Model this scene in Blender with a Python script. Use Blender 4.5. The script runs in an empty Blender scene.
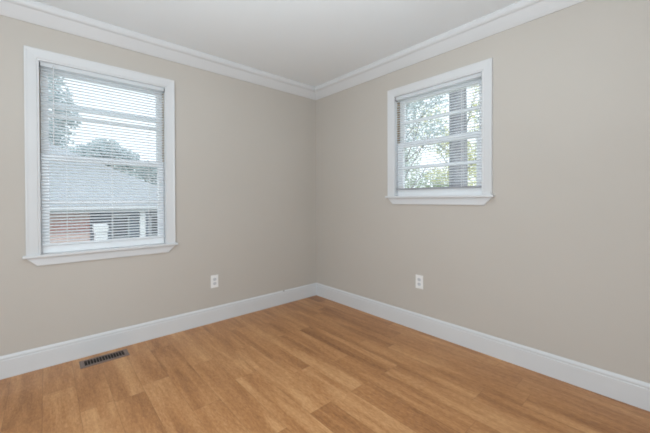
import bpy, bmesh, math, random
from mathutils import Vector, Matrix

S = bpy.context.scene
COL = S.collection

# ------------------------------------------------------------------ camera
YAW, PITCH, ROLL, FPX, SHIFT = 0.727446, -0.0086, -0.003079, 314.131, -14.17
fw = Vector((math.sin(YAW) * math.cos(PITCH), math.cos(YAW) * math.cos(PITCH), math.sin(PITCH)))
r0 = Vector((math.cos(YAW), -math.sin(YAW), 0.0))
u0 = r0.cross(fw)
rt = math.cos(ROLL) * r0 + math.sin(ROLL) * u0
up = -math.sin(ROLL) * r0 + math.cos(ROLL) * u0
cam_data = bpy.data.cameras.new('camera')
cam = bpy.data.objects.new('camera', cam_data)
COL.objects.link(cam)
m3 = Matrix((rt, up, -fw)).transposed()
cam.matrix_world = Matrix.Translation((-2.422, -2.877, 1.140)) @ m3.to_4x4()
cam_data.sensor_fit = 'HORIZONTAL'
cam_data.sensor_width = 36.0
cam_data.lens = 36.0 * FPX / 650.0
cam_data.shift_y = SHIFT / 650.0
cam_data.clip_start = 0.02
cam_data.clip_end = 300
S.camera = cam

# ------------------------------------------------------------------ world, sun, lights, exposure
world = bpy.data.worlds.new('sky')
S.world = world
world.use_nodes = True
wb = world.node_tree.nodes['Background']
wb.inputs['Color'].default_value = (0.86, 0.94, 1.0, 1)
wb.inputs['Strength'].default_value = 0.95

sd = bpy.data.lights.new('sun', 'SUN')
sd.energy = 1.3
sd.angle = math.radians(4)
sd.color = (1.0, 0.95, 0.86)
so = bpy.data.objects.new('sun', sd)
COL.objects.link(so)
so.rotation_euler = Vector((0.55, 0.62, -0.75)).to_track_quat('-Z', 'Y').to_euler()


def area(name, loc, target, sx, sy, power, col):
    d = bpy.data.lights.new(name, 'AREA')
    d.shape = 'RECTANGLE'
    d.size, d.size_y, d.energy, d.color = sx, sy, power, col
    o = bpy.data.objects.new(name, d)
    COL.objects.link(o)
    o.location = loc
    o.rotation_euler = (Vector(target) - Vector(loc)).to_track_quat('-Z', 'Y').to_euler()
    return o


# added fill lights, no fixture behind them: side, front and upward onto the ceiling
area('side_fill', (-3.85, -2.4, 1.3), (-0.6, -0.2, 1.15), 2.0, 1.8, 28, (0.88, 1.0, 1.08))  # added side fill; the wall behind it is closed
area('front_fill', (-3.0, -3.05, 1.5), (-0.3, -0.2, 1.25), 0.6, 0.6, 16, (0.88, 1.0, 1.08))  # added to brighten blinds and sashes from the front
area('ceiling_fill', (-2.15, -2.3, 1.35), (-2.15, -2.3, 2.44), 2.0, 2.0, 7.3, (0.88, 1.0, 1.08))  # added up-light that brightens the ceiling

S.view_settings.view_transform = 'Standard'
S.view_settings.look = 'None'
S.view_settings.exposure = 0.97
S.view_settings.gamma = 1.0
S.view_settings.use_curve_mapping = False
S.cycles.max_bounces = 10
S.cycles.diffuse_bounces = 6
S.cycles.transparent_max_bounces = 24
S.cycles.use_denoising = True
S.cycles.filter_width = 1.8

# ------------------------------------------------------------------ materials


def mat(name, col, rough=0.5, spec=0.5, metal=0.0):
    m = bpy.data.materials.new(name)
    m.use_nodes = True
    b = m.node_tree.nodes['Principled BSDF']
    b.inputs['Base Color'].default_value = (*col, 1)
    b.inputs['Roughness'].default_value = rough
    b.inputs['Specular IOR Level'].default_value = spec
    b.inputs['Metallic'].default_value = metal
    return m


def node(m, kind, **kw):
    n = m.node_tree.nodes.new(kind)
    for k, v in kw.items():
        setattr(n, k, v)
    return n


def link(m, a, b):
    m.node_tree.links.new(a, b)


def noisy(name, c1, c2, scale, rough=0.5, spec=0.5, bump=0.0, bscale=None, stretch=(1, 1, 1)):
    """two-tone noise colour with an optional fine bump"""
    m = mat(name, c1, rough, spec)
    b = m.node_tree.nodes['Principled BSDF']
    tc = node(m, 'ShaderNodeTexCoord')
    mp = node(m, 'ShaderNodeMapping')
    mp.inputs['Scale'].default_value = stretch
    link(m, tc.outputs['Object'], mp.inputs['Vector'])
    n = node(m, 'ShaderNodeTexNoise')
    n.inputs['Scale'].default_value = scale
    n.inputs['Detail'].default_value = 4
    link(m, mp.outputs['Vector'], n.inputs['Vector'])
    r = node(m, 'ShaderNodeValToRGB')
    r.color_ramp.elements[0].position = 0.35
    r.color_ramp.elements[1].position = 0.65
    r.color_ramp.elements[0].color = (*c1, 1)
    r.color_ramp.elements[1].color = (*c2, 1)
    link(m, n.outputs['Fac'], r.inputs['Fac'])
    link(m, r.outputs['Color'], b.inputs['Base Color'])
    if bump:
        n2 = node(m, 'ShaderNodeTexNoise')
        n2.inputs['Scale'].default_value = bscale or scale * 8
        n2.inputs['Detail'].default_value = 3
        link(m, mp.outputs['Vector'], n2.inputs['Vector'])
        bp = node(m, 'ShaderNodeBump')
        bp.inputs['Strength'].default_value = bump
        bp.inputs['Distance'].default_value = 0.002
        link(m, n2.outputs['Fac'], bp.inputs['Height'])
        link(m, bp.outputs['Normal'], b.inputs['Normal'])
    return m


M_WALL = noisy('greige_wall_paint', (0.505, 0.468, 0.424), (0.517, 0.480, 0.436), 1.3, 0.75, 0.25, 0.08, 260)
M_CEIL = noisy('flat_ceiling_paint', (0.815, 0.860, 0.890), (0.83, 0.875, 0.905), 1.1, 0.85, 0.2, 0.06, 200)
M_TRIM = noisy('white_semigloss_trim', (0.625, 0.633, 0.642), (0.645, 0.653, 0.662), 2.0, 0.38, 0.45, 0.03, 40)
M_SASH = noisy('white_sash_vinyl', (0.78, 0.79, 0.80), (0.80, 0.81, 0.82), 3.0, 0.35, 0.45)
M_SLAT = noisy('white_blind_slat', (0.895, 0.915, 0.935), (0.91, 0.93, 0.95), 2.0, 0.4, 0.4)
_b = M_SLAT.node_tree.nodes['Principled BSDF']
_t = node(M_SLAT, 'ShaderNodeBsdfTranslucent')
_t.inputs['Color'].default_value = (0.92, 0.94, 0.96, 1)
_m = node(M_SLAT, 'ShaderNodeMixShader')
_m.inputs['Fac'].default_value = 0.5
link(M_SLAT, _b.outputs['BSDF'], _m.inputs[1])
link(M_SLAT, _t.outputs['BSDF'], _m.inputs[2])
link(M_SLAT, _m.outputs['Shader'], M_SLAT.node_tree.nodes['Material Output'].inputs['Surface'])
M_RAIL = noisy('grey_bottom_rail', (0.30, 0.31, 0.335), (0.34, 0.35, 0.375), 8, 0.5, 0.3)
M_CORD = noisy('white_cord', (0.78, 0.79, 0.80), (0.83, 0.83, 0.83), 60, 0.7, 0.2)
M_WAND = noisy('translucent_wand', (0.62, 0.64, 0.66), (0.68, 0.70, 0.72), 20, 0.15, 0.6)
M_TRACK = noisy('tan_jamb_liner', (0.26, 0.19, 0.115), (0.33, 0.245, 0.155), 12, 0.6, 0.3)
M_DARK = noisy('dark_bracket', (0.06, 0.06, 0.065), (0.09, 0.09, 0.09), 20, 0.5, 0.4)
M_PLATE = noisy('white_outlet_plastic', (0.80, 0.80, 0.79), (0.82, 0.82, 0.81), 9, 0.3, 0.5)
M_RECEPT = noisy('grey_white_receptacle', (0.58, 0.59, 0.61), (0.61, 0.62, 0.64), 9, 0.35, 0.5)
M_SLOT = noisy('outlet_slot_dark', (0.16, 0.16, 0.165), (0.19, 0.19, 0.195), 30, 0.6, 0.3)
M_VENT = noisy('brown_register_metal', (0.165, 0.115, 0.092), (0.20, 0.14, 0.115), 14, 0.42, 0.5)
M_VENTD = noisy('duct_shade_and_damper', (0.018, 0.013, 0.011), (0.03, 0.022, 0.018), 14, 0.6, 0.3)
M_ROOF = noisy('grey_shingle', (0.265, 0.295, 0.33), (0.30, 0.325, 0.355), 5, 0.9, 0.1)
M_FASCIA = noisy('pale_fascia', (0.46, 0.49, 0.53), (0.50, 0.53, 0.57), 4, 0.6, 0.3)
M_PORCHWALL = noisy('slate_blue_wall', (0.14, 0.18, 0.24), (0.18, 0.22, 0.28), 5, 0.7, 0.2)  # even dark slate blue for the recessed porch wall
M_WHITEOUT = noisy('white_outdoor_paint', (0.55, 0.58, 0.61), (0.60, 0.62, 0.64), 5, 0.5, 0.3)
M_BARK = noisy('grey_bark', (0.15, 0.155, 0.18), (0.25, 0.255, 0.28), 9, 0.9, 0.1, 0.8, 14, (1, 1, 0.25))
M_TWIG = noisy('pale_twig_bark', (0.20, 0.20, 0.21), (0.28, 0.28, 0.28), 10, 0.9, 0.1)
M_LAWN = noisy('dry_pale_ground', (0.36, 0.35, 0.29), (0.46, 0.45, 0.38), 3, 0.9, 0.1, 0.6, 60)


def leaf_mat(name, c1, c2):
    m = noisy(name, c1, c2, 1.7, 0.55, 0.3)
    b = m.node_tree.nodes['Principled BSDF']
    t = node(m, 'ShaderNodeBsdfTranslucent')
    mx = node(m, 'ShaderNodeMixShader')
    mx.inputs['Fac'].default_value = 0.35
    t.inputs['Color'].default_value = (*[min(1, 1.3 * x) for x in c2], 1)
    out = m.node_tree.nodes['Material Output']
    link(m, b.outputs['BSDF'], mx.inputs[1])
    link(m, t.outputs['BSDF'], mx.inputs[2])
    link(m, mx.outputs['Shader'], out.inputs['Surface'])
    return m


M_LEAF_BLUE = leaf_mat('blue_green_leaf', (0.30, 0.39, 0.41), (0.44, 0.52, 0.53))
M_LEAF_GREEN = leaf_mat('mid_green_leaf', (0.27, 0.34, 0.24), (0.44, 0.50, 0.38))
M_LEAF_YELLOW = leaf_mat('yellow_green_leaf', (0.44, 0.46, 0.24), (0.60, 0.60, 0.36))


def glass_mat():
    m = bpy.data.materials.new('window_glass')
    m.use_nodes = True
    nt = m.node_tree
    nt.nodes.remove(nt.nodes['Principled BSDF'])
    out = nt.nodes['Material Output']
    t = node(m, 'ShaderNodeBsdfTransparent')
    t.inputs['Color'].default_value = (0.96, 0.98, 0.985, 1)
    g = node(m, 'ShaderNodeBsdfGlossy')
    g.inputs['Roughness'].default_value = 0.02
    lw = node(m, 'ShaderNodeLayerWeight')
    pw = node(m, 'ShaderNodeMath', operation='POWER')
    pw.inputs[1].default_value = 5.0
    link(m, lw.outputs['Facing'], pw.inputs[0])
    f = node(m, 'ShaderNodeMath', operation='MULTIPLY_ADD')
    f.inputs[1].default_value = 0.9
    f.inputs[2].default_value = 0.035
    link(m, pw.outputs[0], f.inputs[0])
    mx = node(m, 'ShaderNodeMixShader')
    link(m, f.outputs[0], mx.inputs['Fac'])
    link(m, t.outputs['BSDF'], mx.inputs[1])
    link(m, g.outputs['BSDF'], mx.inputs[2])
    link(m, mx.outputs['Shader'], out.inputs['Surface'])
    return m


M_GLASS = glass_mat()


def brick_mat():
    m = mat('red_brick', (0.4, 0.2, 0.15), 0.85, 0.15)
    b = m.node_tree.nodes['Principled BSDF']
    tc = node(m, 'ShaderNodeTexCoord')
    mp = node(m, 'ShaderNodeMapping')
    mp.inputs['Rotation'].default_value = (math.radians(90), 0, 0)
    br = node(m, 'ShaderNodeTexBrick')
    br.inputs['Color1'].default_value = (0.40, 0.19, 0.165, 1)
    br.inputs['Color2'].default_value = (0.47, 0.24, 0.21, 1)
    br.inputs['Mortar'].default_value = (0.52, 0.46, 0.44, 1)
    br.inputs['Scale'].default_value = 1.0
    br.inputs['Mortar Size'].default_value = 0.012
    br.inputs['Brick Width'].default_value = 0.22
    br.inputs['Row Height'].default_value = 0.075
    link(m, tc.outputs['Object'], mp.inputs['Vector'])
    link(m, mp.outputs['Vector'], br.inputs['Vector'])
    link(m, br.outputs['Color'], b.inputs['Base Color'])
    return m


M_BRICK = brick_mat()


def floor_mat():
    """oak vinyl planks: tone per plank from the 'plank' attribute, grain stretched along the plank"""
    m = mat('oak_plank_floor', (0.4, 0.22, 0.11), 0.36, 0.4)
    b = m.node_tree.nodes['Principled BSDF']
    at = node(m, 'ShaderNodeAttribute', attribute_name='plank')      # r tone, g and b random offsets
    sp = node(m, 'ShaderNodeSeparateColor')
    link(m, at.outputs['Color'], sp.inputs['Color'])
    uv = node(m, 'ShaderNodeAttribute', attribute_name='local')      # x across 0..1, y metres along
    tc = node(m, 'ShaderNodeTexCoord')
    off = node(m, 'ShaderNodeCombineXYZ')
    k1 = node(m, 'ShaderNodeMath', operation='MULTIPLY')
    k1.inputs[1].default_value = 37.0
    k2 = node(m, 'ShaderNodeMath', operation='MULTIPLY')
    k2.inputs[1].default_value = 53.0
    link(m, sp.outputs['Green'], k1.inputs[0])
    link(m, sp.outputs['Blue'], k2.inputs[0])
    link(m, k1.outputs[0], off.inputs['X'])
    link(m, k2.outputs[0], off.inputs['Y'])
    link(m, k1.outputs[0], off.inputs['Z'])
    add = node(m, 'ShaderNodeVectorMath', operation='ADD')
    link(m, tc.outputs['Object'], add.inputs[0])
    link(m, off.outputs[0], add.inputs[1])

    def nz(sx, sy, detail, dist=0.0, rough=0.55):
        mp = node(m, 'ShaderNodeMapping')
        mp.inputs['Scale'].default_value = (sx, sy, 1)
        link(m, add.outputs[0], mp.inputs['Vector'])
        n = node(m, 'ShaderNodeTexNoise')
        n.inputs['Scale'].default_value = 1.0
        n.inputs['Detail'].default_value = detail
        n.inputs['Roughness'].default_value = rough
        n.inputs['Distortion'].default_value = dist
        link(m, mp.outputs['Vector'], n.inputs['Vector'])
        return n

    broad = nz(10, 1.1, 3, 0.35)        # broad cathedral streaks
    fine = nz(130, 34, 4, 0.4, 0.7)    # fine pores
    mid = nz(36, 3.2, 3, 1.0)

    def mul(sock, k, o=0.0):
        a = node(m, 'ShaderNodeMath', operation='MULTIPLY_ADD')
        a.inputs[1].default_value = k
        a.inputs[2].default_value = o
        link(m, sock, a.inputs[0])
        return a.outputs[0]

    def plus(s1, s2):
        a = node(m, 'ShaderNodeMath', operation='ADD')
        link(m, s1, a.inputs[0])
        link(m, s2, a.inputs[1])
        return a.outputs[0]

    t = plus(mul(sp.outputs['Red'], 0.50), mul(broad.outputs['Fac'], 1.55, -0.775))
    t = plus(t, mul(mid.outputs['Fac'], 0.55, -0.275))
    t = plus(t, mul(fine.outputs['Fac'], 1.15, -0.575))
    t = plus(t, mul(sp.outputs['Red'], 0.0, 0.265))
    r = node(m, 'ShaderNodeValToRGB')
    e = r.color_ramp.elements
    e[0].position, e[0].color = 0.0, (0.241, 0.099, 0.035, 1)
    e[1].position, e[1].color = 1.0, (0.631, 0.349, 0.158, 1)
    x = e.new(0.5)
    x.color = (0.44, 0.205, 0.078, 1)
    link(m, t, r.inputs['Fac'])
    # thin seam at plank edges
    s = node(m, 'ShaderNodeSeparateXYZ')
    link(m, uv.outputs['Vector'], s.inputs[0])
    a = node(m, 'ShaderNodeMath', operation='MINIMUM')
    link(m, s.outputs['X'], a.inputs[0])
    link(m, s.outputs['Y'], a.inputs[1])
    ss = node(m, 'ShaderNodeMapRange')
    ss.inputs['From Min'].default_value = 0.0006
    ss.inputs['From Max'].default_value = 0.0025
    ss.inputs['To Min'].default_value = 0.80
    ss.inputs['To Max'].default_value = 1.0
    link(m, a.outputs[0], ss.inputs['Value'])
    mx = node(m, 'ShaderNodeMix', data_type='RGBA', blend_type='MULTIPLY')
    mx.inputs['Factor'].default_value = 1.0
    link(m, r.outputs['Color'], mx.inputs['A'])
    link(m, ss.outputs['Result'], mx.inputs['B'])
    link(m, mx.outputs['Result'], b.inputs['Base Color'])
    bp = node(m, 'ShaderNodeBump')
    bp.inputs['Strength'].default_value = 0.12
    bp.inputs['Distance'].default_value = 0.001
    link(m, fine.outputs['Fac'], bp.inputs['Height'])
    link(m, bp.outputs['Normal'], b.inputs['Normal'])
    return m


M_FLOOR = floor_mat()

# ------------------------------------------------------------------ mesh helpers


def box(bm, x0, x1, y0, y1, z0, z1, bevel=0.0, seg=2):
    vs = [bm.verts.new((x, y, z)) for x in (x0, x1) for y in (y0, y1) for z in (z0, z1)]
    fs = [(0, 1, 3, 2), (4, 6, 7, 5), (0, 4, 5, 1), (2, 3, 7, 6), (0, 2, 6, 4), (1, 5, 7, 3)]
    faces = [bm.faces.new([vs[i] for i in f]) for f in fs]
    if bevel:
        es = list({e for f in faces for e in f.edges})
        bmesh.ops.bevel(bm, geom=es, offset=bevel, segments=seg, affect='EDGES', profile=0.5)


def rings(bm, rs, close=False, caps=True):
    """skin a list of vertex rings (each a list of coordinates)"""
    R = [[bm.verts.new(p) for p in r] for r in rs]
    n = len(R[0])
    pairs = list(zip(R, R[1:])) + ([(R[-1], R[0])] if close else [])
    for a, b in pairs:
        for i in range(n):
            j = (i + 1) % n
            bm.faces.new((a[i], a[j], b[j], b[i]))
    if caps and not close:
        bm.faces.new(R[0][::-1])
        bm.faces.new(R[-1])


def tube(bm, pts, rad, n=8):
    pts = [Vector(p) for p in pts]
    rad = rad if isinstance(rad, (list, tuple)) else [rad] * len(pts)
    rs = []
    for i, p in enumerate(pts):
        d = (pts[min(i + 1, len(pts) - 1)] - pts[max(i - 1, 0)]).normalized()
        a = d.cross(Vector((0, 0, 1)))
        if a.length < 0.05:
            a = d.cross(Vector((1, 0, 0)))
        a.normalize()
        b = d.cross(a)
        rs.append([p + rad[i] * (math.cos(2 * math.pi * k / n) * a + math.sin(2 * math.pi * k / n) * b) for k in range(n)])
    rings(bm, rs)


def lathe(bm, prof, c, n=40):
    rs = [[(c[0] + r * math.cos(2 * math.pi * k / n), c[1] + r * math.sin(2 * math.pi * k / n), c[2] + z) for k in range(n)] for r, z in prof]
    rings(bm, rs)


def build(name, bm, m, parent=None, smooth=False, recalc=True):
    if recalc:
        bmesh.ops.recalc_face_normals(bm, faces=bm.faces)
    me = bpy.data.meshes.new(name)
    bm.to_mesh(me)
    bm.free()
    if smooth:
        for p in me.polygons:
            p.use_smooth = True
    me.materials.append(m)
    o = bpy.data.objects.new(name, me)
    COL.objects.link(o)
    if parent:
        o.parent = parent
    return o


def new():
    return bmesh.new()


def empty(name, loc=(0, 0, 0), rz=0.0):
    o = bpy.data.objects.new(name, None)
    COL.objects.link(o)
    o.empty_display_size = 0.1
    o.location = loc
    o.rotation_euler = (0, 0, rz)
    return o


def tag(o, label, cat, group=None):
    o['label'] = label
    o['category'] = cat
    if group:
        o['group'] = group
    return o


def structure(o):
    o['kind'] = 'structure'
    return o


# ------------------------------------------------------------------ room shell
H = 2.44
XN, YN = -3.95, -4.25          # the two walls behind the camera
TH = 0.16

LW = dict(u0=-2.447, u1=-1.664, z0=0.775, z1=2.086)      # opening of the window in the left wall (u = x)
RW = dict(u0=1.135, u1=1.911, z0=1.172, z1=2.083)        # opening of the window in the right wall (u = -y)


def wall_with_hole(name, a0, a1, w, place):
    bm = new()
    J = 0.012
    h0, h1, k0, k1 = w['u0'] - J, w['u1'] + J, w['z0'] - 0.03, w['z1'] + J
    for (p0, p1, q0, q1) in ((a0, h0, 0, H), (h1, a1, 0, H), (h0, h1, 0, k0), (h0, h1, k1, H)):
        place(bm, p0, p1, q0, q1)
    return structure(build(name, bm, M_WALL))


wall_with_hole('wall_left', XN, TH, LW, lambda bm, p0, p1, q0, q1: box(bm, p0, p1, 0, TH, q0, q1))
wall_with_hole('wall_right', 0, -YN, RW, lambda bm, p0, p1, q0, q1: box(bm, 0, TH, -p1, -p0, q0, q1))
bm = new()
box(bm, XN - TH, TH, YN - TH, YN, 0, H)
structure(build('wall_back', bm, M_WALL))
bm = new()
box(bm, XN - TH, XN, YN, TH, 0, H)
structure(build('wall_near', bm, M_WALL))
bm = new()
box(bm, XN - TH, TH, YN - TH, TH, H, H + 0.15)
structure(build('ceiling', bm, M_CEIL))

# floor: planks along y, 152 mm wide, 914 mm long
random.seed(5)
PW, PL, PX = 0.152, 0.914, -1.683
known = {2: -1.58, 4: -1.59, 6: -1.60, -1: -1.14, -2: -0.692, -6: -0.665}
tone = {(-1, 0): 0.22, (-1, -1): 0.72, (0, 0): 0.70, (0, -1): 0.62, (2, 0): 0.66, (2, -1): 0.36, (4, 0): 0.62, (4, -1): 0.48,
        (-5, 0): 0.40, (-4, 0): 0.66, (-6, 0): 0.45, (-6, -1): 0.68, (-7, 0): 0.75, (-7, -1): 0.75, (-8, 0): 0.72, (-8, -1): 0.72, (-5, -1): 0.62, (-2, 0): 0.44, (-2, -1): 0.60, (-3, 0): 0.62, (6, 0): 0.30, (6, -1): 0.60,
        (1, 0): 0.52, (3, 0): 0.34, (5, 0): 0.34}
bm = new()
lc = bm.loops.layers.float_color.new('plank')
lv = bm.loops.layers.float_vector.new('local')
k = math.floor((XN - TH - PX) / PW)
while PX + k * PW < TH:
    xa, xb = max(PX + k * PW, XN - TH), min(PX + (k + 1) * PW, TH)
    j0 = known.get(k, -random.random() * PL - 0.25)
    first = j0 + PL * math.ceil((TH - j0) / PL)
    # joints descending from y = TH
    ys = [TH]
    y = first - PL if first >= TH else first
    while y > YN - TH:
        ys.append(y)
        y -= PL
    ys.append(YN - TH)
    for ya, yb in zip(ys, ys[1:]):
        # segment index: 0 = the plank that ends at the known joint, -1 the next one nearer
        seg = round((((ya + yb) / 2) - (j0 + PL / 2)) / PL)
        tn = tone.get((k, seg), 0.32 + 0.36 * random.random())
        rg, rb = random.random(), random.random()
        v = [bm.verts.new(p) for p in ((xa, yb, 0), (xb, yb, 0), (xb, ya, 0), (xa, ya, 0))]
        # subdivide in two so the seam distance can be interpolated: use four triangles round the middle line
        xm = (xa + xb) / 2
        h = min((xb - xa) / 2, (ya - yb) / 2)
        c1 = bm.verts.new((xm, yb + h, 0))
        c2 = bm.verts.new((xm, ya - h, 0))
        fs = [(v[0], v[1], c1), (v[1], v[2], c2, c1), (v[2], v[3], c2), (v[3], v[0], c1, c2)]
        for f in fs:
            F = bm.faces.new(f)
            for L in F.loops:
                L[lc] = (tn, rg, rb, 1)
                d = h if L.vert in (c1, c2) else 0.0
                L[lv] = (d, d, 0)
    k += 1
bmesh.ops.remove_doubles(bm, verts=bm.verts, dist=1e-6)
floor = build('floor', bm, M_FLOOR, recalc=False)
structure(floor)


def run(bm, prof, wall, far, flip=False):
    """profile (offset from wall, z) run along a wall from the shared corner, mitred there"""
    a, b = [], []
    for o, z in prof:
        if wall == 'left':
            a.append((-o, -o, z))
            b.append((far, -o, z))
        else:
            a.append((-o, -o, z))
            b.append((-o, far, z))
    rings(bm, [a, b])


BASE = [(0, 0), (0.0145, 0), (0.0145, 0.112), (0.0135, 0.116), (0.0105, 0.1175), (0.0115, 0.121), (0.012, 0.127), (0.0105, 0.134), (0.007, 0.140), (0.004, 0.1445), (0, 0.1445)]
CROWN = [(0, 2.324), (0.007, 2.324), (0.010, 2.328), (0.020, 2.340), (0.032, 2.356), (0.045, 2.374), (0.056, 2.389), (0.060, 2.394),
         (0.063, 2.3955), (0.067, 2.3965), (0.073, 2.401), (0.079, 2.409), (0.083, 2.420), (0.084, 2.431), (0.084, 2.44), (0, 2.44)]
for side, far in (('left', XN), ('right', YN)):
    bm = new()
    run(bm, BASE, side, far)
    structure(build('baseboard_' + side, bm, M_TRIM))
    bm = new()
    run(bm, CROWN, side, far)
    structure(build('trim_1' if side == 'left' else 'trim_2', bm, M_TRIM))


# ------------------------------------------------------------------ windows
def make_window(name, w, rz, org, stiles, storm=False):
    """local frame: x along the wall to the right, y outward, z up; org maps local x=0"""
    root = empty(name, org, rz)
    structure(root)
    W = w['u1'] - w['u0']
    z0, z1 = w['z0'], w['z1']
    cw = 0.074
    hw = W / 2
    mid = (z0 + 0.02 + z1) / 2
    # casing: stepped profile swept up one side, across and down, with mitres
    prof = [(0.000, 0.0), (0.000, -0.011), (0.006, -0.0125), (0.010, -0.0105), (0.014, -0.014), (0.040, -0.0165), (0.058, -0.018), (0.066, -0.0205), (cw - 0.002, -0.0205), (cw, -0.017), (cw, 0.0)]
    ra = [[(-hw - o, d, z0 - 0.002) for o, d in prof], [(-hw - o, d, z1 + o) for o, d in prof],
          [(hw + o, d, z1 + o) for o, d in prof], [(hw + o, d, z0 - 0.002) for o, d in prof]]
    bm = new()
    rings(bm, ra)
    build('casing', bm, M_TRIM, root)
    # stool with horns and rounded nose
    bm = new()
    horn = cw + 0.016
    box(bm, -hw - horn, hw + horn, -0.036, 0.0, z0 - 0.020, z0 - 0.001, 0.004, 3)
    box(bm, -hw - 0.006, hw + 0.006, -0.002, 0.045, z0 - 0.020, z0 - 0.001)
    build('stool', bm, M_TRIM, root)
    # apron with ends cut on the slope
    bm = new()
    zt, zb = z0 - 0.0195, z0 - 0.078
    ra = []
    for d, dz in ((0.0, 0.0), (-0.012, 0.0), (-0.015, 0.006)):
        ra.append([(-hw - cw, d, zt), (hw + cw, d, zt), (hw + cw - 0.056, d, zb + dz), (-hw - cw + 0.056, d, zb + dz)])
    rings(bm, ra)
    build('apron', bm, M_TRIM, root)
    # jamb lining
    bm = new()
    J = 0.0118
    box(bm, -hw - J, -hw, 0, TH, z0 - 0.001, z1 + J)
    box(bm, hw, hw + J, 0, TH, z0 - 0.001, z1 + J)
    box(bm, -hw, hw, 0, TH, z1, z1 + J)
    box(bm, -hw, hw, 0.046, TH + 0.03, z0 - 0.029, z0 - 0.004)
    build('jamb', bm, M_TRIM, root)
    for s in (-1, 1):
        bm = new()
        box(bm, s * hw - 0.003, s * hw + 0.003, 0.033, 0.072, mid + 0.027, z1 - 0.036)
        box(bm, s * hw - 0.005, s * hw + 0.002, 0.062, 0.068, mid + 0.027, z1 - 0.036)
        t = build('side_track', bm, M_TRACK, root)
        t['label'] = 'tan jamb track beside the upper sash'

    def sash(nm, d0, d1, za, zb, bot, top, stile):
        bm = new()
        bev = 0.003
        box(bm, -hw + 0.003, -hw + stile, d0, d1, za, zb, bev)
        box(bm, hw - stile, hw - 0.003, d0, d1, za, zb, bev)
        box(bm, -hw + stile - 0.004, hw - stile + 0.004, d0, d1, za, za + bot, bev)
        box(bm, -hw + stile - 0.004, hw - stile + 0.004, d0, d1, zb - top, zb, bev)
        s = build(nm, bm, M_SASH, root)
        dm = (d0 + d1) / 2
        bm = new()
        box(bm, -hw + stile - 0.003, hw - stile + 0.003, dm - 0.002, dm + 0.002, za + bot - 0.003, zb - top + 0.003)
        build('pane', bm, M_GLASS, s)
        bm = new()
        zm = (za + bot + zb - top) / 2
        box(bm, -hw + stile - 0.003, hw - stile + 0.003, d0 + 0.004, d1 - 0.004, zm - 0.012, zm + 0.012, 0.004)
        build('muntin', bm, M_SASH, s)
        return s

    sash('upper_sash', 0.072, 0.104, mid - 0.02, z1 - 0.001, 0.045, 0.052, stiles[0])
    sash('lower_sash', 0.037, 0.069, z0 - 0.001, mid + 0.025, 0.060, 0.045, stiles[1])
    if storm:
        bm = new()
        for s in (-1, 1):
            box(bm, s * hw - 0.03 if s > 0 else -hw, hw if s > 0 else -hw + 0.03, 0.108, 0.122, z0, z1)
        box(bm, -hw + 0.03, hw - 0.03, 0.108, 0.122, 1.812, 1.842)
        box(bm, -hw + 0.03, hw - 0.03, 0.108, 0.122, mid - 0.015, mid + 0.02)
        build('storm_frame', bm, M_SASH, root)
    return root


cL = (LW['u0'] + LW['u1']) / 2
cR = (RW['u0'] + RW['u1']) / 2
make_window('window_1', LW, 0.0, (cL, 0, 0), (0.047, 0.047), True)
make_window('window_2', RW, -math.pi / 2, (0, -cR, 0), (0.052, 0.058))


# ------------------------------------------------------------------ blinds
def make_blind(label, w, rz, org, zbot, wand, ladders, tilt, rail):
    z1 = w['z1']
    hw = (w['u1'] - w['u0']) / 2
    root = empty('window_blind', org, rz)
    tag(root, label, 'blind', 'white mini blinds in the windows')
    dc = 0.0195
    bm = new()
    box(bm, -hw + 0.004, hw - 0.004, dc - 0.018, dc + 0.018, z1 - 0.030, z1 - 0.001, 0.002)
    build('headrail', bm, M_SLAT, root)
    for s in (-1, 1):
        bm = new()
        x0 = hw - 0.0065
        box(bm, min(s * x0, s * (hw - 0.001)), max(s * x0, s * (hw - 0.001)), dc - 0.0190, dc + 0.012, z1 - 0.034, z1 - 0.006, 0.001)
        b = build('end_bracket', bm, M_DARK, root)
        b['label'] = 'dark end bracket of the headrail'
    # slats: thin crowned strips
    bm = new()
    z = z1 - 0.046
    pitch = 0.0215
    n = 0
    while z > zbot + 0.02:
        f = (z1 - z) / (z1 - zbot)
        tl = tilt[0] + (tilt[1] - tilt[0]) * f
        ca, sa = math.cos(tl), math.sin(tl)
        topv, botv = [], []
        for i in range(5):
            t = i / 4 * 2 - 1
            a, c = t * 0.0125, 0.0022 * (1 - t * t)
            d, h = a * ca - c * sa, a * sa + c * ca
            topv.append((d, h + 0.0004))
            botv.append((d, h - 0.0004))
        loop = topv + botv[::-1]
        rings(bm, [[(-hw + 0.007, dc + d, z + h) for d, h in loop], [(hw - 0.007, dc + d, z + h) for d, h in loop]])
        z -= pitch
        n += 1
    build('slats', bm, M_SLAT, root)
    bm = new()
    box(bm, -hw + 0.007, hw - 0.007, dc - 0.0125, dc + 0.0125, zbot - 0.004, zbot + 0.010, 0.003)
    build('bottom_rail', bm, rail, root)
    for x in ladders:
        bm = new()
        for d in (-0.0145, 0.0145):
            tube(bm, [(x, dc + d, z1 - 0.025), (x, dc + d, zbot + 0.004)], 0.0010, 6)
        build('ladder_cord', bm, M_CORD, root)
    if wand:
        bm = new()
        tube(bm, [(wand[0], -0.003, z1 - 0.018), (wand[0] - 0.002, -0.006, wand[1])], 0.0036, 6)
        tube(bm, [(wand[0], 0.004, z1 - 0.014), (wand[0], -0.003, z1 - 0.018)], 0.003, 6)
        build('tilt_wand', bm, M_WAND, root)
    # small flat corner clip at the rail ends
    return root


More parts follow.
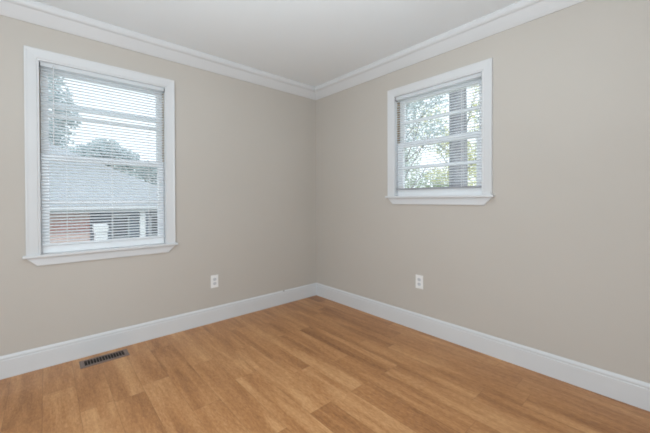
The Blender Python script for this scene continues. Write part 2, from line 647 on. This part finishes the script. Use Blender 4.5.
make_blind('white mini blind with a hanging tilt wand, in the tall window left of the corner', LW, 0.0, (cL, 0, 0), 0.832, (-0.318, 1.52), (-0.25, 0.02, 0.27), (-0.2, -0.46), M_SLAT)
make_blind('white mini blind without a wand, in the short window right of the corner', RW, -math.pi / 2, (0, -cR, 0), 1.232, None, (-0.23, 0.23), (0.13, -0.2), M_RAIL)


# ------------------------------------------------------------------ ceiling lamp (just above the frame)
lamp = empty('ceiling_lamp', (-1.05, -2.0, H))
tag(lamp, 'round flush ceiling lamp with a frosted glass dome', 'lamp')
bm = new()
lathe(bm, [(0.001, 0), (0.17, 0), (0.172, -0.012), (0.165, -0.026), (0.001, -0.026)], (0, 0, 0), 40)
build('lamp_base', bm, M_TRIM, lamp, True)
glow = bpy.data.materials.new('frosted_glowing_glass')
glow.use_nodes = True
gb = glow.node_tree.nodes['Principled BSDF']
gb.inputs['Base Color'].default_value = (0.9, 0.9, 0.88, 1)
gb.inputs['Emission Color'].default_value = (0.88, 1.0, 1.08, 1)
gb.inputs['Emission Strength'].default_value = 4.5
bm = new()
lathe(bm, [(0.155, -0.0265), (0.158, -0.04), (0.145, -0.068), (0.110, -0.092), (0.060, -0.106), (0.001, -0.110)], (0, 0, 0), 40)
build('glass_dome', bm, glow, lamp, True)

# ------------------------------------------------------------------ outlets
def make_outlet(label, loc, rz):
    root = empty('wall_outlet', loc, rz)
    tag(root, label, 'outlet', 'duplex outlets low on the walls')
    bm = new()
    box(bm, -0.036, 0.036, -0.006, 0.0, -0.059, 0.059, 0.0025, 3)
    build('cover_plate', bm, M_PLATE, root)
    for s in (-1, 1):
        bm = new()
        zc = s * 0.0195
        ring = []
        for i in range(24):
            a = 2 * math.pi * i / 24
            ring.append((max(-0.0165, min(0.0165, 0.0185 * math.cos(a))), zc + 0.0145 * math.sin(a)))
        rings(bm, [[(x, -0.004, z) for x, z in ring], [(x, -0.0072, z) for x, z in ring], [(x * 0.93, -0.0080, zc + (z - zc) * 0.93) for x, z in ring]])
        r = build('receptacle', bm, M_RECEPT, root)
        r['label'] = 'greyish receptacle face'
        for dx, hh in ((-0.0065, 0.0045), (0.0065, 0.0038)):
            bm = new()
            box(bm, dx - 0.0011, dx + 0.0011, -0.0084, -0.0078, zc + 0.003 - hh, zc + 0.003 + hh)
            build('slot', bm, M_SLOT, r)
        bm = new()
        rings(bm, [[(0.0024 * math.cos(2 * math.pi * i / 12), d, zc - 0.0075 + 0.0024 * math.sin(2 * math.pi * i / 12)) for i in range(12)] for d in (-0.0078, -0.0084)])
        build('ground_hole', bm, M_SLOT, r)
    bm = new()
    rings(bm, [[(0.0032 * math.cos(2 * math.pi * i / 14), d, 0.0032 * math.sin(2 * math.pi * i / 14)) for i in range(14)] for d in (-0.005, -0.0068)])
    build('screw', bm, M_PLATE, root)
    return root


make_outlet('white duplex outlet on the wall right of the tall window', (-1.247, 0, 0.380), 0.0)
make_outlet('white duplex outlet on the wall below the short window', (0, -1.388, 0.424), -math.pi / 2)

# ------------------------------------------------------------------ floor register
vx0, vx1, vy0, vy1 = -2.254, -1.966, -0.200, -0.072
root = empty('floor_vent', ((vx0 + vx1) / 2, (vy0 + vy1) / 2, 0))
tag(root, 'brown metal floor register with dark louvers beside the baseboard', 'floor vent')
L, Wd = (vx1 - vx0) / 2, (vy1 - vy0) / 2
li, wi = L - 0.026, Wd - 0.022
bm = new()
rs = []
for a, b, z in ((L, Wd, 0.0), (L, Wd, 0.0018), (L - 0.008, Wd - 0.008, 0.0058), (li + 0.003, wi + 0.003, 0.0062), (li, wi, 0.005), (li, wi, 0.0008)):
    rs.append([(-a, -b, z), (a, -b, z), (a, b, z), (-a, b, z)])
rings(bm, rs, caps=False)
build('frame', bm, M_VENT, root)
bm = new()
box(bm, -li - 0.001, li + 0.001, -wi - 0.001, wi + 0.001, 0.0003, 0.0010)  # dark plate paints the shade of the duct; no hole below
build('duct_shade_plate', bm, M_VENTD, root)
bm = new()
NB = 14
for i in range(1, NB):
    x = -li + 2 * li * i / NB
    rings(bm, [[(x - 0.0022, y, 0.0044), (x + 0.0006, y, 0.0052), (x + 0.0024, y, 0.0014), (x + 0.0016, y, 0.0012)] for y in (-wi, wi)])
build('louvers', bm, M_VENT, root)
bm = new()
box(bm, -li, li, -0.0022, 0.0022, 0.0012, 0.0034)
build('damper_bar', bm, M_VENTD, root)

# ------------------------------------------------------------------ small scuff chip on the baseboard cap
bm = new()
lathe(bm, [(0.0005, 0.0), (0.0075, 0.0006), (0.0085, 0.0028), (0.0060, 0.0062), (0.0005, 0.0075)], (-0.478, -0.0095, 0.1375), 10)
chip = build('paint_chip', bm, noisy('brown_chip', (0.10, 0.07, 0.055), (0.16, 0.11, 0.09), 300, 0.8, 0.2))
tag(chip, 'tiny brown chip on top of the baseboard left of the corner', 'paint chip')

# ------------------------------------------------------------------ outdoors
GZ = -0.75
bm = new()
v = [bm.verts.new(p) for p in ((-60, -60, GZ), (60, -60, GZ), (60, 80, GZ), (-60, 80, GZ))]
bm.faces.new(v)
structure(build('ground', bm, M_LAWN))

# neighbouring house seen through the tall window
HY = 8.0
house = empty('house', (0.0, HY, GZ))
tag(house, 'neighbouring brick house with grey shingle hip roof seen through the tall window', 'house')
e = 0.89 - GZ            # eave height above ground
bm = new()
box(bm, -8.6, -1.46, 0.45, 6.0, 0, e + 0.05)
build('brick_wall', bm, M_BRICK, house)
bm = new()
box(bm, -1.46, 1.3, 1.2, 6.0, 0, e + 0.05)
build('porch_wall', bm, M_PORCHWALL, house)['label'] = 'dark recessed wall under the eave'
# hip roof: eave rectangle, ridge
bm = new()
x0, x1, y0, y1 = -9.0, 1.72, -0.0, 6.6
zr = 3.10 - GZ
ridge = [(-5.4, 3.3, zr), (-2.34, 3.3, zr)]
P = [bm.verts.new(p) for p in ((x0, y0, e + 0.06), (x1, y0, e + 0.06), (x1, y1, e + 0.06), (x0, y1, e + 0.06), *ridge)]
Q = [bm.verts.new(p) for p in ((x0, y0, e), (x1, y0, e), (x1, y1, e), (x0, y1, e))]
for f in ((0, 1, 5, 4), (1, 2, 5), (2, 3, 4, 5), (3, 0, 4)):
    bm.faces.new([P[i] for i in f])
for i in range(4):
    j = (i + 1) % 4
    bm.faces.new((Q[i], Q[j], P[j], P[i]))
bm.faces.new(Q[::-1])
build('roof', bm, M_ROOF, house)
bm = new()
box(bm, x0, x1, -0.03, -0.001, e - 0.10, e + 0.07)
box(bm, x0, x1, -0.12, -0.03, e - 0.02, e + 0.06, 0.01)
build('gutter', bm, M_FASCIA, house)
for x in (-0.18, 1.40):
    bm = new()
    box(bm, x - 0.07, x + 0.07, 0.08, 0.22, 0, e)
    build('porch_post', bm, M_WHITEOUT, house)
for xa, xb in ((-0.85, -0.35), (0.25, 0.95)):
    f = new()
    for (p, q, s, t) in ((xa, xb, 0.62, 0.68), (xa, xb, 1.36, 1.42), (xa, xa + 0.05, 0.62, 1.42), (xb - 0.05, xb, 0.62, 1.42)):
        box(f, p, q, 1.15, 1.2, s, t)
    f = build('house_window', f, M_FASCIA, house)
    bm = new()
    box(bm, xa + 0.05, xb - 0.05, 1.17, 1.185, 0.68, 1.36)
    build('window_pane', bm, mat('dark_pane', (0.05, 0.07, 0.09), 0.1, 0.6), f)

# pale outdoor unit beside the brick corner
unit = empty('outdoor_unit', (-1.28, HY - 0.15, GZ))
tag(unit, 'white boxy outdoor unit standing in front of the brick house corner', 'outdoor unit')
bm = new()
box(bm, -0.13, 0.15, -0.2, 0.2, 0.0, 1.02, 0.02)
build('cabinet', bm, M_WHITEOUT, unit)
bm = new()
box(bm, -0.16, 0.17, -0.23, 0.23, 1.0, 1.22, 0.04)
build('lid', bm, M_WHITEOUT, unit)
bm = new()
for i in range(6):
    box(bm, -0.1, 0.12, -0.208, -0.198, 0.25 + 0.1 * i, 0.29 + 0.1 * i)
build('grille', bm, M_FASCIA, unit)

rnd = random.Random(11)


def leaves(bm, clusters, size):
    for (c, r, n) in clusters:
        for _ in range(n):
            d = Vector((rnd.gauss(0, 1), rnd.gauss(0, 1), rnd.gauss(0, 1))).normalized() * (rnd.random() ** 0.45)
            p = Vector(c) + Vector((d.x * r[0], d.y * r[1], d.z * r[2]))
            a = Vector((rnd.uniform(-1, 1), rnd.uniform(-1, 1), rnd.uniform(-1, 1))).normalized()
            b = a.cross(Vector((rnd.uniform(-1, 1), rnd.uniform(-1, 1), rnd.uniform(-1, 1)))).normalized()
            s = size * rnd.uniform(0.6, 1.3)
            bend = a.cross(b) * s * 0.25
            q = [p - a * s, p - b * s * 0.5 + bend, p + a * s, p + b * s * 0.5 + bend]
            vs = [bm.verts.new(x) for x in q]
            bm.faces.new((vs[0], vs[1], vs[2]))
            bm.faces.new((vs[0], vs[2], vs[3]))


def branch(bm, p, d, length, rad, depth, spread=0.55):
    pts, rs = [Vector(p)], [rad]
    dd = Vector(d).normalized()
    n = 5
    for i in range(n):
        dd = (dd + Vector((rnd.uniform(-1, 1), rnd.uniform(-1, 1), rnd.uniform(-0.4, 0.7))) * 0.16).normalized()
        pts.append(pts[-1] + dd * length / n)
        rs.append(rad * (1 - 0.62 * (i + 1) / n))
    tube(bm, pts, rs, 6 if depth else 5)
    ends = [pts[-1]]
    if depth:
        for i in (2, 3, 4, 5):
            nd = (dd + Vector((rnd.uniform(-1, 1), rnd.uniform(-1, 1), rnd.uniform(-0.3, 0.8))) * spread * 1.3).normalized()
            ends += branch(bm, pts[i], nd, length * rnd.uniform(0.5, 0.7), rs[i] * 0.6, depth - 1, spread)
    return ends


def tree(label, x, y, h, rad, m_bark, m_leaf, clusters, size, limbs=(), name='tree', group='trees outside the windows', lean=(0, 0), leafy=0, leafr=0.4):
    root = empty(name, (x, y, GZ))
    tag(root, label, 'tree' if name == 'tree' else 'shrub', group if name == 'tree' else None)
    bm = new()
    pts = [(lean[0] * t * t + 0.05 * math.sin(5 * t) * rad / 0.2, lean[1] * t * t, h * t) for t in (0, 0.04, 0.15, 0.35, 0.6, 0.8, 1.0)]
    tube(bm, pts, [rad * f for f in (1.35, 1.12, 1.0, 0.95, 0.88, 0.7, 0.45)], 14)
    build('trunk', bm, m_bark, root, True)
    ends = []
    for (z, d, ln, r) in limbs:
        bm = new()
        t = z / h
        ends += branch(bm, (lean[0] * t * t, lean[1] * t * t, z), d, ln, r, 2)
        build('branch', bm, m_bark, root, True)
    bm = new()
    leaves(bm, clusters, size)
    if leafy:
        leaves(bm, [(p, (leafr,) * 3, leafy) for p in ends], size)
    build('foliage', bm, m_leaf, root, recalc=False)
    return root


# seen through the tall window
tree('tall blue-green tree at the left edge of the tall window', -2.35, 16.4, 6.6, 0.16, M_TWIG, M_LEAF_BLUE,
     [((0.3, 0, 6.6), (0.75, 0.7, 0.8), 520), ((0.75, 0, 5.8), (0.55, 0.6, 0.6), 300), ((0.3, 0, 5.0), (0.75, 0.7, 0.8), 420), ((0.2, 0, 7.6), (0.45, 0.4, 0.5), 160), ((0.1, 0, 4.2), (0.7, 0.6, 0.6), 260)], 0.11,
     [(4.6, (0.5, 0.1, 0.6), 1.3, 0.06), (5.4, (-0.4, 0.1, 0.8), 1.3, 0.05)])
tree('rounded blue-green tree rising behind the grey roof in the tall window', 0.2, 21.0, 4.6, 0.22, M_TWIG, M_LEAF_BLUE,
     [((0.2, 0, 5.0), (1.0, 1.2, 0.75), 800), ((1.1, 0, 4.5), (1.0, 1.2, 0.8), 800), ((-0.9, 0, 4.4), (0.9, 1.2, 0.8), 700), ((0.4, 0, 3.5), (1.6, 1.2, 0.9), 800)], 0.15,
     [(3.0, (0.7, 0, 0.7), 1.6, 0.1), (3.0, (-0.7, 0.2, 0.7), 1.6, 0.1)])
tree('low pale blue-green tree beyond the slope of the grey roof', 4.4, 24.5, 3.2, 0.18, M_TWIG, M_LEAF_BLUE,
     [((-0.6, 0, 4.2), (1.5, 1.2, 0.8), 900), ((1.2, 0, 3.9), (1.5, 1.2, 0.9), 900), ((-0.8, 0, 3.0), (1.6, 1.2, 0.9), 800), ((1.0, 0, 2.4), (1.8, 1.2, 1.0), 800)], 0.16,
     [(2.0, (0.6, 0, 0.7), 1.4, 0.08)])

# seen through the short window
tree('thick grey tree trunk close outside the short window', 5.0, 0.66, 8.5, 0.215, M_BARK, M_LEAF_BLUE,
     [((0.5, -0.75, 4.9), (0.7, 0.4, 0.7), 800), ((0.5, -0.65, 3.9), (0.6, 0.35, 0.6), 520), ((0.3, 0.6, 5.0), (0.6, 0.5, 0.5), 120), ((0.4, 0.2, 8.0), (1.6, 1.2, 1.0), 400)], 0.05,
     [(6.3, (0.5, 0.8, 0.5), 1.8, 0.08), (6.6, (0.3, -0.9, 0.5), 1.8, 0.08)])
tree('bare-branched tree with sparse blue-green leaves, left of the thick trunk', 9.6, 5.65, 6.4, 0.09, M_TWIG, M_LEAF_BLUE,
     [((0, -0.2, 4.7), (0.8, 0.9, 1.0), 520), ((0, -0.9, 5.9), (0.8, 1.4, 0.7), 520), ((0, 0.2, 3.4), (0.7, 0.9, 0.8), 460), ((0, -1.8, 4.6), (0.7, 0.7, 0.8), 260)], 0.075,
     [(2.2, (-0.1, -0.7, 0.8), 2.6, 0.035), (2.6, (0.1, 0.5, 0.9), 2.4, 0.03), (3.2, (-0.2, -0.9, 0.75), 2.6, 0.035), (3.8, (0, 0.5, 0.9), 2.0, 0.03), (4.4, (0.1, -0.6, 0.7), 2.2, 0.03)], leafy=8, leafr=0.42, lean=(0, -0.6))
tree('leaning slim tree with yellow-green crown behind the thick trunk', 13.0, 4.2, 7.4, 0.10, M_TWIG, M_LEAF_YELLOW,
     [((0.2, -0.4, 3.8), (0.9, 1.1, 1.0), 900), ((0.2, 0.7, 4.8), (0.8, 1.0, 0.9), 600), ((0.2, -1.0, 5.6), (0.8, 0.9, 0.9), 380), ((0, 1.6, 6.3), (0.8, 1.0, 0.6), 260), ((0, 0.8, 3.2), (0.8, 1.2, 0.6), 500)], 0.075,
     [(2.4, (0, 0.8, 0.8), 2.6, 0.045), (3.0, (0.1, -0.7, 0.8), 2.6, 0.045), (3.8, (-0.1, 0.7, 0.8), 2.4, 0.04), (4.6, (0.1, -0.5, 0.8), 2.0, 0.04)], leafy=8, leafr=0.45, lean=(0, 0.5))
tree('dense green shrub low in the left of the short window', 16.0, 8.9, 2.4, 0.06, M_TWIG, M_LEAF_GREEN,
     [((0.0, 0.2, 3.0), (0.9, 1.3, 1.2), 1000), ((0.0, -1.6, 2.8), (0.9, 1.2, 1.0), 900), ((0.0, 0.6, 4.6), (0.7, 1.2, 1.0), 600), ((0.0, -2.8, 2.6), (0.9, 1.0, 0.8), 700)], 0.085, name='shrub')
tree('bright yellow shrub low in the right of the short window', 9.5, 1.95, 1.4, 0.05, M_TWIG, M_LEAF_YELLOW,
     [((0.0, -0.1, 2.3), (0.7, 0.7, 0.8), 620), ((0.0, 0.6, 1.9), (0.7, 0.6, 0.6), 260), ((0.2, -0.2, 3.2), (0.6, 0.6, 0.6), 220)], 0.065, name='shrub')
tree('leafless slim tree with arching bare branches in the short window', 6.0, 2.82, 5.4, 0.045, M_TWIG, M_LEAF_BLUE,
     [((0, 0, 5.6), (0.4, 0.4, 0.3), 60)], 0.05,
     [(1.9, (0, -0.6, 0.8), 1.3, 0.028), (2.3, (0, 0.7, 0.8), 1.4, 0.028), (3.0, (0, -0.7, 0.7), 1.1, 0.024), (3.5, (0, 0.7, 0.6), 1.2, 0.022)], lean=(0, 0.2))
